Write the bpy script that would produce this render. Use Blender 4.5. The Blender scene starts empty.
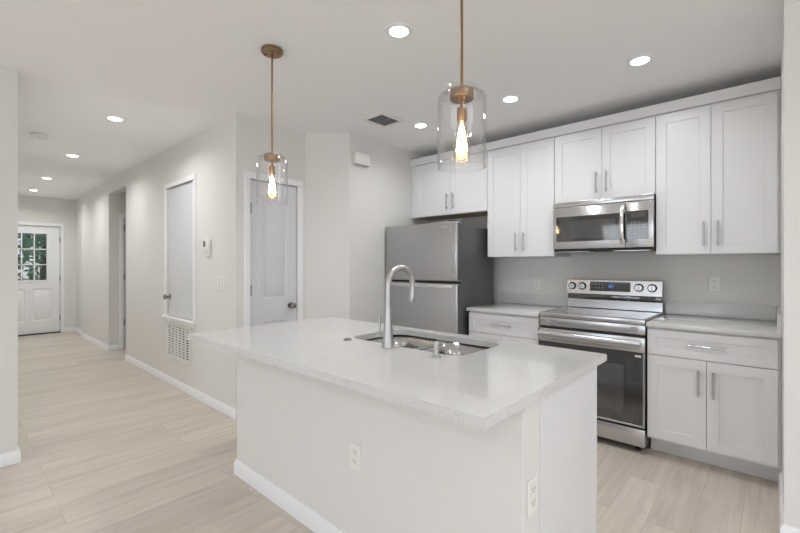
import bpy, bmesh, math, random
from mathutils import Vector, Matrix
random.seed(7)
sc = bpy.context.scene
C = sc.collection

# ------------------------------------------------------------------ camera
cam_d = bpy.data.cameras.new('camera'); cam = bpy.data.objects.new('camera', cam_d); C.objects.link(cam)
cam.location = (0, 0, 1.3038); cam.rotation_euler = (math.radians(90), 0, math.radians(42.274))
cam_d.sensor_width = 36; cam_d.lens = 36*410.85/800; cam_d.shift_y = -1.43/800
cam_d.clip_start = 0.02; cam_d.clip_end = 200
sc.camera = cam

# ------------------------------------------------------------------ world, exposure
w = bpy.data.worlds.new('sky'); sc.world = w; w.use_nodes = True
wn = w.node_tree; wn.nodes.clear()
wo = wn.nodes.new('ShaderNodeOutputWorld'); wb = wn.nodes.new('ShaderNodeBackground')
ws = wn.nodes.new('ShaderNodeTexSky')
ws.sky_type = 'HOSEK_WILKIE'; ws.turbidity = 6; ws.ground_albedo = .4; ws.sun_direction = (-.3, .5, .8)
wn.links.new(ws.outputs[0], wb.inputs[0]); wn.links.new(wb.outputs[0], wo.inputs[0])
wb.inputs[1].default_value = 4.0
vs = sc.view_settings
vs.view_transform = 'Standard'; vs.look = 'None'; vs.gamma = 1; vs.use_curve_mapping = False
vs.exposure = -0.14
sc.cycles.max_bounces = 10; sc.cycles.diffuse_bounces = 6; sc.cycles.glossy_bounces = 5
sc.cycles.transparent_max_bounces = 16; sc.cycles.sample_clamp_indirect = 6
sc.cycles.caustics_reflective = False; sc.cycles.caustics_refractive = False

WIN_POWER, LAMP_POWER, HALL_POWER, PENDANT_POWER = 38, 4.6, 9.0, .3

def area(name, loc, rot, sx, sy, power, color=(1, 1, 1), shape='RECTANGLE', parent=None, spread=180):
    d = bpy.data.lights.new(name, 'AREA'); d.shape = shape; d.size = sx
    if shape == 'RECTANGLE': d.size_y = sy
    d.energy = power; d.color = color; d.spread = math.radians(spread)
    o = bpy.data.objects.new(name, d); C.objects.link(o)
    o.location = loc; o.rotation_euler = rot
    if parent: o.parent = parent
    return o
# area lamps standing for sky light at added, unseen windows behind the camera
area('added_daylight', (-1.9, -3.97, 1.30), (math.radians(72), 0, 0), 2.3, 2.0, WIN_POWER, (.93, .965, 1))
area('added_daylight', (1.6, -3.97, 1.30), (math.radians(72), 0, 0), 2.3, 2.0, WIN_POWER, (.93, .965, 1))

area('added_daylight', (3.86, -.45, 1.25), (math.radians(65), 0, math.radians(90)), 3.4, 2.1, WIN_POWER*1.2, (.93, .965, 1))  # added lamp at the unseen side window, brightens faces turned to the right
# ------------------------------------------------------------------ materials
def mat(name, col, rough=.5, metal=0, spec=.5, emit=None, es=0, coat=0):
    m = bpy.data.materials.new(name); m.use_nodes = True
    b = m.node_tree.nodes['Principled BSDF']
    b.inputs['Base Color'].default_value = (*col, 1); b.inputs['Roughness'].default_value = rough
    b.inputs['Metallic'].default_value = metal; b.inputs['Specular IOR Level'].default_value = spec
    b.inputs['Coat Weight'].default_value = coat
    if emit: b.inputs['Emission Color'].default_value = (*emit, 1); b.inputs['Emission Strength'].default_value = es
    return m
def nodes(m): return m.node_tree.nodes, m.node_tree.links, m.node_tree.nodes['Principled BSDF']
def noisy(m, scale=200, amount=.02, bump=0, stretch=(1, 1, 1)):
    """vary the base colour a little and optionally add a fine bump"""
    N, L, b = nodes(m); col = b.inputs['Base Color'].default_value[:3]
    tc = N.new('ShaderNodeTexCoord'); mp = N.new('ShaderNodeMapping'); mp.inputs['Scale'].default_value = stretch
    nz = N.new('ShaderNodeTexNoise'); nz.inputs['Scale'].default_value = scale; nz.inputs['Detail'].default_value = 3
    L.new(tc.outputs['Object'], mp.inputs[0]); L.new(mp.outputs[0], nz.inputs['Vector'])
    r = N.new('ShaderNodeValToRGB')
    r.color_ramp.elements[0].position = .3; r.color_ramp.elements[1].position = .7
    r.color_ramp.elements[0].color = (*[max(0, c-amount) for c in col], 1)
    r.color_ramp.elements[1].color = (*[min(1, c+amount) for c in col], 1)
    L.new(nz.outputs['Fac'], r.inputs[0]); L.new(r.outputs[0], b.inputs['Base Color'])
    if bump:
        bp = N.new('ShaderNodeBump'); bp.inputs['Strength'].default_value = bump; bp.inputs['Distance'].default_value = .002
        L.new(nz.outputs['Fac'], bp.inputs['Height']); L.new(bp.outputs[0], b.inputs['Normal'])
    return m
WALL = noisy(mat('wall_paint', (.77, .758, .733), .7, spec=.25), 90, .006, .05)
CEIL = noisy(mat('ceiling_paint', (.935, .935, .93), .85, spec=.15), 60, .008, .12)
TRIM = noisy(mat('trim_paint', (.88, .885, .90), .35), 40, .004)
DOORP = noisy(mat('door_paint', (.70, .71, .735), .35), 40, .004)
CAB = noisy(mat('cabinet_paint', (.78, .78, .795), .32), 40, .004)
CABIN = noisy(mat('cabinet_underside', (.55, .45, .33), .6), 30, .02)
PLASTIC = noisy(mat('white_plastic', (.84, .83, .80), .35), 60, .003)
DARK = noisy(mat('dark_recess', (.02, .02, .02), .6), 50, .004)
BLACKG = noisy(mat('black_glass', (.022, .022, .023), .05, spec=1.0, coat=1), 20, .002)
OVENW = noisy(mat('oven_window', (.06, .06, .062), .06, spec=1.0, coat=1), 20, .004)
COOKT = noisy(mat('cooktop_glass', (.03, .03, .032), .05, spec=.9, coat=.6), 300, .006)
STEEL = mat('brushed_steel', (.60, .60, .61), .24, 1)
STEELD = mat('fridge_steel', (.50, .50, .51), .33, 1)
STEELR = mat('satin_nickel', (.50, .49, .48), .36, 1)
SINKM = mat('sink_steel', (.50, .50, .50), .22, 1)
for m_, st in ((STEEL, (1, 60, 300)), (STEELD, (400, 60, 2)), (SINKM, (60, 60, 60)), (STEELR, (200, 200, 10))):
    noisy(m_, 3, .015, .0, st)
CHROME = noisy(mat('bright_steel', (.78, .78, .79), .12, 1), 30, .01)
FSIDE = noisy(mat('fridge_side_paint', (.085, .088, .092), .38), 500, .006)
BRASS = noisy(mat('brushed_brass', (.33, .215, .12), .30, 1), 60, .02)
BRASSD = noisy(mat('dark_brass_screw', (.20, .12, .06), .35, 1), 60, .02)
HINGE = noisy(mat('hinge_metal', (.25, .25, .25), .4, 1), 60, .02)
LENS = mat('lamp_lens', (1, 1, 1), .5, emit=(1, .985, .95), es=14)
FILA = mat('filament', (1, .6, .2), .5, emit=(1, .66, .32), es=26)
BLUE = mat('blue_digits', (.05, .2, .6), .5, emit=(.1, .45, 1), es=.8)
GREYB = noisy(mat('pale_button', (.55, .55, .56), .5), 50, .01)
VENTM = noisy(mat('vent_slat', (.20, .20, .21), .5), 50, .01)
BARK = noisy(mat('bark', (.16, .12, .09), .9), 12, .04, .4)
LEAF = noisy(mat('leaf', (.24, .43, .24), .6), 3, .05)
GRASS = noisy(mat('lawn', (.16, .30, .08), .9), 5, .05)
ROAD = noisy(mat('street', (.30, .30, .31), .9), 5, .02)
PANEL_SIDING = noisy(mat('siding', (.62, .64, .66), .8), 5, .02)

def glass(name, haze=.0, edge=.5, ior=1.45, tint=(1, 1, 1)):
    m = bpy.data.materials.new(name); m.use_nodes = True; N, L = m.node_tree.nodes, m.node_tree.links
    N.clear(); out = N.new('ShaderNodeOutputMaterial')
    tr = N.new('ShaderNodeBsdfTransparent'); tr.inputs[0].default_value = (*tint, 1)
    gl = N.new('ShaderNodeBsdfGlossy'); gl.inputs['Roughness'].default_value = .02
    fw = N.new('ShaderNodeLayerWeight'); fw.inputs[0].default_value = .5
    pw = N.new('ShaderNodeMath'); pw.operation = 'POWER'; pw.inputs[1].default_value = 3; L.new(fw.outputs['Facing'], pw.inputs[0])
    fr = N.new('ShaderNodeMath'); fr.operation = 'MULTIPLY_ADD'; fr.inputs[1].default_value = .9; fr.inputs[2].default_value = .06; L.new(pw.outputs[0], fr.inputs[0])
    mx = N.new('ShaderNodeMixShader'); L.new(fr.outputs[0], mx.inputs[0]); L.new(tr.outputs[0], mx.inputs[1]); L.new(gl.outputs[0], mx.inputs[2])
    last = mx
    if haze:
        df = N.new('ShaderNodeBsdfTranslucent'); df.inputs[0].default_value = (.9, .9, .9, 1)
        d2 = N.new('ShaderNodeBsdfDiffuse'); d2.inputs[0].default_value = (.9, .9, .9, 1)
        ad = N.new('ShaderNodeMixShader'); L.new(df.outputs[0], ad.inputs[1]); L.new(d2.outputs[0], ad.inputs[2])
        lw = N.new('ShaderNodeLayerWeight'); lw.inputs[0].default_value = .35
        mr = N.new('ShaderNodeMapRange'); mr.inputs[3].default_value = haze; mr.inputs[4].default_value = edge
        L.new(lw.outputs['Facing'], mr.inputs[0])
        m2 = N.new('ShaderNodeMixShader'); L.new(mr.outputs[0], m2.inputs[0]); L.new(mx.outputs[0], m2.inputs[1]); L.new(ad.outputs[0], m2.inputs[2])
        last = m2
    L.new(last.outputs[0], out.inputs[0]); return m
SHADE_GLASS = glass('clear_shade_glass', .0, .0, 1.5)
BULB_GLASS = glass('amber_bulb_glass', .0, .0, tint=(1, .95, .86))
PANE = glass('window_glass')

# quartz: white with fine grey specks
QUARTZ = mat('white_quartz', (.80, .80, .80), .12, spec=.7, coat=.4)
def quartz():
    N, L, b = nodes(QUARTZ)
    tc = N.new('ShaderNodeTexCoord')
    v = N.new('ShaderNodeTexVoronoi'); v.inputs['Scale'].default_value = 160
    L.new(tc.outputs['Object'], v.inputs['Vector'])
    lt = N.new('ShaderNodeMath'); lt.operation = 'LESS_THAN'; lt.inputs[1].default_value = .26
    L.new(v.outputs['Distance'], lt.inputs[0])
    n = N.new('ShaderNodeTexNoise'); n.inputs['Scale'].default_value = 60; L.new(tc.outputs['Object'], n.inputs['Vector'])
    gt = N.new('ShaderNodeMath'); gt.operation = 'GREATER_THAN'; gt.inputs[1].default_value = .52; L.new(n.outputs['Fac'], gt.inputs[0])
    mu = N.new('ShaderNodeMath'); mu.operation = 'MULTIPLY'; L.new(lt.outputs[0], mu.inputs[0]); L.new(gt.outputs[0], mu.inputs[1])
    m3 = N.new('ShaderNodeMath'); m3.operation = 'MULTIPLY'; m3.inputs[1].default_value = .5; L.new(mu.outputs[0], m3.inputs[0])
    n2 = N.new('ShaderNodeTexNoise'); n2.inputs['Scale'].default_value = 9; n2.inputs['Detail'].default_value = 6; L.new(tc.outputs['Object'], n2.inputs['Vector'])
    r = N.new('ShaderNodeValToRGB'); r.color_ramp.elements[0].position = .35; r.color_ramp.elements[1].position = .65
    r.color_ramp.elements[0].color = (.655, .65, .645, 1); r.color_ramp.elements[1].color = (.675, .67, .665, 1)
    L.new(n2.outputs['Fac'], r.inputs[0])
    mx = N.new('ShaderNodeMix'); mx.data_type = 'RGBA'; mx.inputs['B'].default_value = (.26, .25, .24, 1)
    L.new(m3.outputs[0], mx.inputs['Factor']); L.new(r.outputs[0], mx.inputs['A']); L.new(mx.outputs['Result'], b.inputs['Base Color'])
quartz()

# floor: pale greige planks running along Y
FLOOR = mat('plank_floor', (.5, .42, .34), .42, spec=.4)
def planks():
    N, L, b = nodes(FLOOR)
    tc = N.new('ShaderNodeTexCoord'); mp = N.new('ShaderNodeMapping'); mp.inputs['Rotation'].default_value = (0, 0, math.radians(90))
    L.new(tc.outputs['Object'], mp.inputs[0])
    br = N.new('ShaderNodeTexBrick'); br.offset = .37; br.offset_frequency = 2
    br.inputs['Scale'].default_value = 1; br.inputs['Brick Width'].default_value = 1.22; br.inputs['Row Height'].default_value = .18
    br.inputs['Mortar Size'].default_value = .0016; br.inputs['Mortar Smooth'].default_value = .3; br.inputs['Bias'].default_value = 0
    br.inputs['Color1'].default_value = (.65, .585, .515, 1); br.inputs['Color2'].default_value = (.575, .512, .448, 1)
    br.inputs['Mortar'].default_value = (.46, .40, .34, 1)
    L.new(mp.outputs[0], br.inputs['Vector'])
    # grain: noise drawn out along the planks, shifted per plank
    sx = N.new('ShaderNodeMapping'); sx.inputs['Scale'].default_value = (14, .9, 1)
    ad = N.new('ShaderNodeVectorMath'); ad.operation = 'MULTIPLY_ADD'; ad.inputs[1].default_value = (9, 9, 9)
    L.new(br.outputs['Color'], ad.inputs[0]); L.new(tc.outputs['Object'], ad.inputs[2]); L.new(ad.outputs[0], sx.inputs[0])
    n = N.new('ShaderNodeTexNoise'); n.inputs['Scale'].default_value = 1.6; n.inputs['Detail'].default_value = 8; n.inputs['Roughness'].default_value = .62; n.inputs['Distortion'].default_value = .8
    L.new(sx.outputs[0], n.inputs['Vector'])
    r = N.new('ShaderNodeValToRGB'); r.color_ramp.elements[0].position = .30; r.color_ramp.elements[1].position = .72
    r.color_ramp.elements[0].color = (.84, .82, .80, 1); r.color_ramp.elements[1].color = (1.12, 1.12, 1.12, 1)
    L.new(n.outputs['Fac'], r.inputs[0])
    mx = N.new('ShaderNodeMix'); mx.data_type = 'RGBA'; mx.blend_type = 'MULTIPLY'; mx.inputs['Factor'].default_value = 1
    L.new(br.outputs['Color'], mx.inputs['A']); L.new(r.outputs[0], mx.inputs['B']); L.new(mx.outputs['Result'], b.inputs['Base Color'])
    bp = N.new('ShaderNodeBump'); bp.inputs['Strength'].default_value = .12; bp.inputs['Distance'].default_value = .002
    L.new(n.outputs['Fac'], bp.inputs['Height']); L.new(bp.outputs[0], b.inputs['Normal'])
planks()

# ------------------------------------------------------------------ mesh helpers (world coordinates; moved to the parent's frame on linking)
class MB:
    def __init__(s): s.bm = bmesh.new()
    def box(s, x0, x1, y0, y1, z0, z1, bev=0, seg=1):
        x0, x1 = sorted((x0, x1)); y0, y1 = sorted((y0, y1)); z0, z1 = sorted((z0, z1))
        r = bmesh.ops.create_cube(s.bm, size=1)['verts']
        for v in r: v.co = Vector(((x0+x1)/2+v.co.x*(x1-x0), (y0+y1)/2+v.co.y*(y1-y0), (z0+z1)/2+v.co.z*(z1-z0)))
        if bev:
            es = list({e for v in r for e in v.link_edges})
            bmesh.ops.bevel(s.bm, geom=es, offset=bev, segments=seg, affect='EDGES', profile=.5)
        return s
    def quad(s, pts):
        s.bm.faces.new([s.bm.verts.new(p) for p in pts]); return s
    def prism(s, poly, axis, a, b):
        """poly: 2D points in the plane across axis (x: (y,z), y: (x,z), z: (x,y)), pushed from a to b"""
        def P(p, t): return {'x': (t, p[0], p[1]), 'y': (p[0], t, p[1]), 'z': (p[0], p[1], t)}[axis]
        A = [s.bm.verts.new(P(p, a)) for p in poly]; B = [s.bm.verts.new(P(p, b)) for p in poly]; n = len(poly)
        fs = [s.bm.faces.new(A), s.bm.faces.new(B[::-1])]
        for i in range(n): fs.append(s.bm.faces.new((A[i], B[i], B[(i+1) % n], A[(i+1) % n])))
        bmesh.ops.recalc_face_normals(s.bm, faces=fs); return s
    def rings(s, rs, cap=True, closed=False):
        R = [[s.bm.verts.new(p) for p in r] for r in rs]; n = len(R[0]); fs = []
        m = len(R)
        for i in range(m if closed else m-1):
            a, b = R[i], R[(i+1) % m]
            for j in range(n): fs.append(s.bm.faces.new((a[j], a[(j+1) % n], b[(j+1) % n], b[j])))
        if cap and not closed: fs.append(s.bm.faces.new(R[0][::-1])); fs.append(s.bm.faces.new(R[-1]))
        bmesh.ops.recalc_face_normals(s.bm, faces=fs); return s
    def tube(s, path, r, seg=12, cap=True):
        path = [Vector(p) for p in path]; rad = r if isinstance(r, (list, tuple)) else [r]*len(path)
        rs = []; up = None
        for i, p in enumerate(path):
            t = (path[min(i+1, len(path)-1)]-path[max(i-1, 0)]).normalized()
            if up is None: up = t.orthogonal().normalized()
            up = (up-t*up.dot(t)).normalized(); v = t.cross(up)
            rs.append([p+(up*math.cos(a)+v*math.sin(a))*rad[i] for a in [2*math.pi*k/seg for k in range(seg)]])
        return s.rings(rs, cap)
    def lathe(s, cx, cy, prof, seg=32, cap=True, closed=False):
        return s.rings([[(cx+r*math.cos(2*math.pi*k/seg), cy+r*math.sin(2*math.pi*k/seg), z) for k in range(seg)] for r, z in prof], cap, closed)
    def slab(s, axis, x0, x1, z0, z1, front, back, rail=.06, depth=.007, step=.002, panels=None):
        """door or drawer front with recessed panel(s); axis 'y': spans x, faces -y if front<back (or +y); axis 'x': spans y"""
        def P(u, t, z): return (u, t, z) if axis == 'y' else (t, u, z)
        panels = panels or [(x0+rail, x1-rail, z0+rail, z1-rail)]
        us = sorted({x0, x1, *[p[0] for p in panels], *[p[1] for p in panels]}); zs = sorted({z0, z1, *[p[2] for p in panels], *[p[3] for p in panels]})
        d = 1 if back > front else -1; vv = {}
        def V(u, t, z):
            k = (round(u, 5), round(t, 5), round(z, 5))
            if k not in vv: vv[k] = s.bm.verts.new(P(u, t, z))
            return vv[k]
        fs = []
        for i in range(len(us)-1):
            for j in range(len(zs)-1):
                a, b, c, e = us[i], us[i+1], zs[j], zs[j+1]
                if any(p[0] <= a+1e-6 and b-1e-6 <= p[1] and p[2] <= c+1e-6 and e-1e-6 <= p[3] for p in panels): continue
                fs.append(s.bm.faces.new([V(a, front, c), V(b, front, c), V(b, front, e), V(a, front, e)]))
        for (a, b, c, e) in panels:
            o = [(a, c), (b, c), (b, e), (a, e)]; st = step
            n = [(a+st, c+st), (b-st, c+st), (b-st, e-st), (a+st, e-st)]
            # outline of the panel on the front may carry extra verts from the grid
            def edge(p, q):
                L_ = []
                if abs(p[1]-q[1]) < 1e-6:
                    c_ = [u for u in us if min(p[0], q[0])-1e-6 <= u <= max(p[0], q[0])+1e-6]; c_.sort(reverse=p[0] > q[0]); L_ = [(u, p[1]) for u in c_]
                else:
                    c_ = [z for z in zs if min(p[1], q[1])-1e-6 <= z <= max(p[1], q[1])+1e-6]; c_.sort(reverse=p[1] > q[1]); L_ = [(p[0], z) for z in c_]
                return L_
            f2 = front+d*depth
            for k in range(4):
                ed = edge(o[k], o[(k+1) % 4])
                fs.append(s.bm.faces.new([V(u, front, z) for u, z in ed]+[V(n[(k+1) % 4][0], f2, n[(k+1) % 4][1]), V(n[k][0], f2, n[k][1])]))
            fs.append(s.bm.faces.new([V(u, f2, z) for u, z in n]))
        # sides and back
        bo = [(x0, z0), (x1, z0), (x1, z1), (x0, z1)]
        for k in range(4):
            p, q = bo[k], bo[(k+1) % 4]
            if abs(p[1]-q[1]) < 1e-6: ed = [(u, p[1]) for u in sorted(us, reverse=p[0] > q[0])]
            else: ed = [(p[0], z) for z in sorted(zs, reverse=p[1] > q[1])]
            fs.append(s.bm.faces.new([V(u, front, z) for u, z in ed]+[V(q[0], back, q[1]), V(p[0], back, p[1])]))
        fs.append(s.bm.faces.new([V(u, back, z) for u, z in bo]))
        bmesh.ops.recalc_face_normals(s.bm, faces=fs); return s
    def build(s, name, m, parent=None, origin=None, extra=()):
        me = bpy.data.meshes.new(name)
        if parent is not None:
            o0 = parent.get('_o', None); o0 = Vector(o0) if o0 is not None else Vector(parent.location)
            off = o0
        else:
            if origin is None:
                xs = [v.co for v in s.bm.verts]
                lo = [min(c[i] for c in xs) for i in range(3)]; hi = [max(c[i] for c in xs) for i in range(3)]
                origin = ((lo[0]+hi[0])/2, (lo[1]+hi[1])/2, lo[2])
            off = Vector(origin)
        bmesh.ops.translate(s.bm, verts=s.bm.verts, vec=-off)
        s.bm.to_mesh(me); s.bm.free()
        me.materials.append(m)
        for e in extra: me.materials.append(e)
        me.shade_smooth(); me.set_sharp_from_angle(angle=math.radians(32))
        o = bpy.data.objects.new(name, me); C.objects.link(o)
        if parent is not None:
            o.parent = parent; ORG[o.name] = off
        else:
            o.location = off; ORG[o.name] = off
        return o
ORG = {}
_build = MB.build
def build(s, name, m, parent=None, origin=None, extra=()):
    if parent is not None:
        me_off = ORG[parent.name]
        class _P: pass
        bmesh.ops.translate(s.bm, verts=s.bm.verts, vec=-me_off)
        me = bpy.data.meshes.new(name); s.bm.to_mesh(me); s.bm.free(); me.materials.append(m)
        me.shade_smooth(); me.set_sharp_from_angle(angle=math.radians(32))
        o = bpy.data.objects.new(name, me); C.objects.link(o); o.parent = parent; ORG[o.name] = me_off
        return o
    return _build(s, name, m, None, origin, extra)
MB.build = build

def thing(name, label, cat, loc, group=None):
    o = bpy.data.objects.new(name, None); C.objects.link(o); o.location = loc; o.empty_display_size = .1
    ORG[o.name] = Vector(loc); o['label'] = label; o['category'] = cat
    if group: o['group'] = group
    return o
def tag(o, label, cat, group=None):
    o['label'] = label; o['category'] = cat
    if group: o['group'] = group
    return o
def struct(o): o['kind'] = 'structure'; return o
def copy_thing(root, loc, label):
    r = root.copy(); C.objects.link(r); r.location = loc; r['label'] = label
    for ch in list(root.children):
        c = ch.copy(); C.objects.link(c); c.parent = r
        for g in list(ch.children):
            d = g.copy(); C.objects.link(d); d.parent = c
    return r
def wall(name, axis, t0, t1, a0, a1, z0, z1, holes=(), m=None):
    """axis 'x': wall runs along x and is t0..t1 thick in y. holes: (a0,a1,z0,z1)"""
    b = MB(); us = sorted({a0, a1, *[h[0] for h in holes], *[h[1] for h in holes]})
    for i in range(len(us)-1):
        u, v = us[i], us[i+1]
        cut = sorted([(h[2], h[3]) for h in holes if h[0] <= u+1e-6 and v-1e-6 <= h[1]]); z = z0
        for c0, c1 in cut+[(z1, z1)]:
            if c0 > z+1e-6:
                if axis == 'x': b.box(u, v, t0, t1, z, c0)
                else: b.box(t0, t1, u, v, z, c0)
            z = max(z, c1)
    bmesh.ops.remove_doubles(b.bm, verts=b.bm.verts, dist=1e-5)
    seen = {}
    for f in list(b.bm.faces):
        k = tuple(sorted(v.index for v in f.verts))
    return struct(b.build(name, m or WALL))

# ------------------------------------------------------------------ structure
H = 2.589
YH, XP, XF, YK, XR = 1.638, -3.36, -3.05, 3.90, .036
XL, YL, XD = -3.69, .31, -10.22
struct(MB().box(-10.36, 4.0, -4.12, 4.02, -.12, 0).build('floor', FLOOR))
struct(MB().box(-10.36, 4.0, -4.12, 4.02, H, H+.12).build('ceiling', CEIL))
wall('wall_kitchen', 'x', YK, YK+.12, -3.36, XR+.12, 0, H)
wall('wall_right', 'y', XR, XR+.12, 2.6, YK, 0, H)
wall('wall_right_return', 'x', 2.6, 2.72, XR+.12, 4.0, 0, H)
# wall beside the fridge with its 45 degree corner and the pantry wall
b = MB().prism([(XF, YK), (XF, 2.625), (XP, 2.335), (XP, 2.26), (XP-.12, 2.26), (XP-.12, YK)], 'z', 0, H); struct(b.build('wall_fridge', WALL))
PD0, PD1 = 1.766, 2.237      # pantry door
wall('wall_pantry', 'y', XP-.12, XP, YH, 2.26, 0, H, [(PD0-.004, PD1+.004, 0, 2.053)])
CD0, CD1, CZ0, CZ1 = -4.985, -4.250, .745, 2.145   # raised closet door
wall('wall_hall', 'x', YH, YH+.12, -9.30, XP-.12, 0, H, [(-7.45, -6.557, 0, 2.385), (CD0-.004, CD1+.004, CZ0, CZ1+.004)])
wall('wall_hall_end', 'x', 1.70, 1.82, XD, -9.30, 0, H)
wall('wall_alcove', 'y', -7.57, -7.45, YH+.12, 3.2, 0, H, [(1.83, 2.60, 0, 2.045)])
wall('wall_alcove_right', 'y', -6.557, -6.437, YH+.12, 3.2, 0, H)
wall('wall_alcove_back', 'x', 3.2, 3.32, -7.57, -6.437, 0, H)
wall('wall_closet_back', 'x', 2.5, 2.6, -5.3, -3.9, 0, H)
wall('wall_entry', 'y', XD-.14, XD, -.2, 1.82, 0, H, [(.540, 1.466, 0, 2.045)])
wall('wall_hall_left', 'x', YL-.12, YL, XD, XL-.12, 0, H)
wall('wall_left', 'y', XL-.12, XL, -4.0, YL, 0, H)
wall('wall_back', 'x', -4.12, -4.0, XL-.12, 4.0, 0, H, [(-3.05, -.75, .3, 2.3), (.45, 2.75, .3, 2.3)])
wall('wall_living_right', 'y', 3.88, 4.0, -4.0, 2.6, 0, H, [(-2.2, 1.3, .12, 2.3)])
# living room windows behind the camera, unseen and added as light sources
def added_window(n, x0, x1):
    b = MB()
    for a, c in ((x0, x0+.06), (x1-.06, x1), ((x0+x1)/2-.03, (x0+x1)/2+.03)): b.box(a, c, -4.10, -4.02, .3, 2.3)
    b.box(x0, x1, -4.10, -4.02, .3, .36); b.box(x0, x1, -4.10, -4.02, 2.24, 2.3)
    o = struct(b.build('window_%d' % n, TRIM)); MB().box(x0+.06, x1-.06, -4.065, -4.06, .36, 2.24).build('glass', PANE, o)
added_window(1, -3.05, -.75); added_window(2, .45, 2.75)

b = MB()
for a, c in ((-2.2, -2.13), (-.49, -.41), (1.23, 1.3)): b.box(3.90, 3.98, a, c, .12, 2.3)
b.box(3.90, 3.98, -2.13, 1.23, .12, .19); b.box(3.90, 3.98, -2.13, 1.23, 2.23, 2.3)
o = struct(b.build('window_3', TRIM)); MB().box(3.935, 3.94, -2.13, 1.23, .19, 2.23).build('glass', PANE, o)  # third added window, out of view, to bring light from the right

# baseboards (profile with a bevelled top)
def skirt(b, pts, h=.10, t=.014):
    """sweep the baseboard profile along wall-line points; the room is on the right of the direction of travel"""
    P = [Vector(p) for p in pts]; rs = []
    prof = [(0, .001), (t, .001), (t, h-.018), (t*.55, h-.006), (t*.45, h), (0, h)]
    def nrm(d): return Vector((d.y, -d.x))
    for i, p in enumerate(P):
        d0 = (p-P[i-1]).normalized() if i else (P[1]-p).normalized(); d1 = (P[i+1]-p).normalized() if i < len(P)-1 else d0
        n = (nrm(d0)+nrm(d1)).normalized(); n = n/max(.3, n.dot(nrm(d0)))
        rs.append([(p.x+n.x*u, p.y+n.y*u, z) for u, z in prof])
    return b.rings(rs)
def baseboard(name, pts, h=.10, t=.014):
    return struct(skirt(MB(), pts, h, t).build(name, TRIM))
BH = .082
baseboard('baseboard_hall', [(-6.557, YH+.12), (-6.557, YH), (XP, YH), (XP, PD0-.063)], BH)
baseboard('baseboard_hall_far', [(XD, 1.70), (-9.30, 1.70), (-9.30, YH), (-7.45, YH), (-7.45, 1.765)], BH)
baseboard('baseboard_entry', [(XD, 1.524), (XD, 1.70)][::1], BH)
baseboard('baseboard_fridge', [(XP, PD1+.063), (XP, 2.335), (XF, 2.625), (XF, YK)], BH)
baseboard('baseboard_hall_left', [(XL, -4.0), (XL, YL), (XD, YL)], BH)
baseboard('baseboard_right', [(XR, 3.350), (XR, 2.6), (3.88, 2.6)], .105)
baseboard('baseboard_back', [(3.88, -4.0), (XL, -4.0)], BH)
baseboard('baseboard_living_right', [(3.88, 2.6), (3.88, -4.0)], BH)

# casings
def casing(n, ax, plane, sg, a0, a1, z0, z1, wd=.057, t=.016, sill=False):
    b = MB(); p0, p1 = plane, plane+sg*t
    def bx(u0, u1, c0, c1):
        for tt, ins in ((t*.6, 0), (t, .012)):
            q = plane+sg*tt
            if ax == 'x': b.box(u0+ins*.5, u1-ins*.5, plane, q, c0, c1-(ins*.3), .002)
            else: b.box(plane, q, u0+ins*.5, u1-ins*.5, c0, c1-(ins*.3), .002)
    bx(a0-wd, a0, z0, z1); bx(a1, a1+wd, z0, z1); bx(a0-wd, a1+wd, z1, z1+wd)
    if sill: 
        b.box(a0-wd-.012, a1+wd+.004, plane, plane+sg*.038, z0-.018, z0, .003); b.box(a0-wd, a1+wd, plane, plane+sg*t, z0-.062, z0-.018, .004)
    return struct(b.build('trim_%d' % n, TRIM))
casing(1, 'y', XD, 1, .540, 1.466, 0.001, 2.045)
casing(2, 'y', XP, 1, PD0-.004, PD1+.004, 0.001, 2.053)
casing(3, 'x', YH, -1, CD0-.004, CD1+.004, CZ0, CZ1+.004, sill=True)
casing(4, 'y', -7.45, 1, 1.83, 2.60, 0.001, 2.045)

# doors
def hinge(b, ax, u, face, z, sg):
    if ax == 'y':
        b.box(face, face+sg*.006, u-.006, u+.014, z-.045, z+.045); b.tube([(face+sg*.008, u, z-.048), (face+sg*.008, u, z+.048)], .007, 8)
    else:
        b.box(u-.014, u+.006, face, face+sg*.006, z-.045, z+.045); b.tube([(u, face+sg*.008, z-.048), (u, face+sg*.008, z+.048)], .007, 8)
def knob(parent, p, d, m=HINGE):
    """round door knob at p on a face whose outward direction is d"""
    p = Vector(p); d = Vector(d); prof = [(0, .030), (.006, .030), (.010, .012), (.030, .011), (.036, .022), (.048, .029), (.060, .026), (.066, .012)]
    MB().tube([p+d*t for t, r in prof], [r for t, r in prof], 20).build('door_knob', m, parent)
KNOBM = noisy(mat('knob_metal', (.32, .31, .30), .22, 1), 40, .02)
# front door: half glass of nine panes over two panels
L0, L1, LZ0, LZ1 = .735, 1.265, 1.02, 1.895
b = MB()
F, Bk = XD+.0-.030, XD-.074
b.slab('x', .546, 1.460, .02, LZ0-.04, F, Bk, panels=[(.66, .955, .25, .86), (1.05, 1.345, .25, .86)], depth=.014, step=.012)
for y0_, y1_ in ((.70, .915), (1.09, 1.305)): b.box(F-.018, F-.006, y0_, y1_, .29, .82, .004, 2)
b.box(Bk, F, .546, L0-.04, LZ0-.04, 2.04); b.box(Bk, F, L1+.04, 1.460, LZ0-.04, 2.04); b.box(Bk, F, L0-.04, L1+.04, LZ1+.04, 2.04)
d1 = struct(b.build('door_1', TRIM))
b = MB()
for a in (Bk-.006, F-.004):
    b.box(a, a+.014, L0-.04, L0, LZ0-.04, LZ1+.04, .003); b.box(a, a+.014, L1, L1+.04, LZ0-.04, LZ1+.04, .003)
    b.box(a, a+.014, L0, L1, LZ0-.04, LZ0, .003); b.box(a, a+.014, L0, L1, LZ1, LZ1+.04, .003)
b.build('glass_frame', TRIM, d1)
b = MB()
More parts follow.
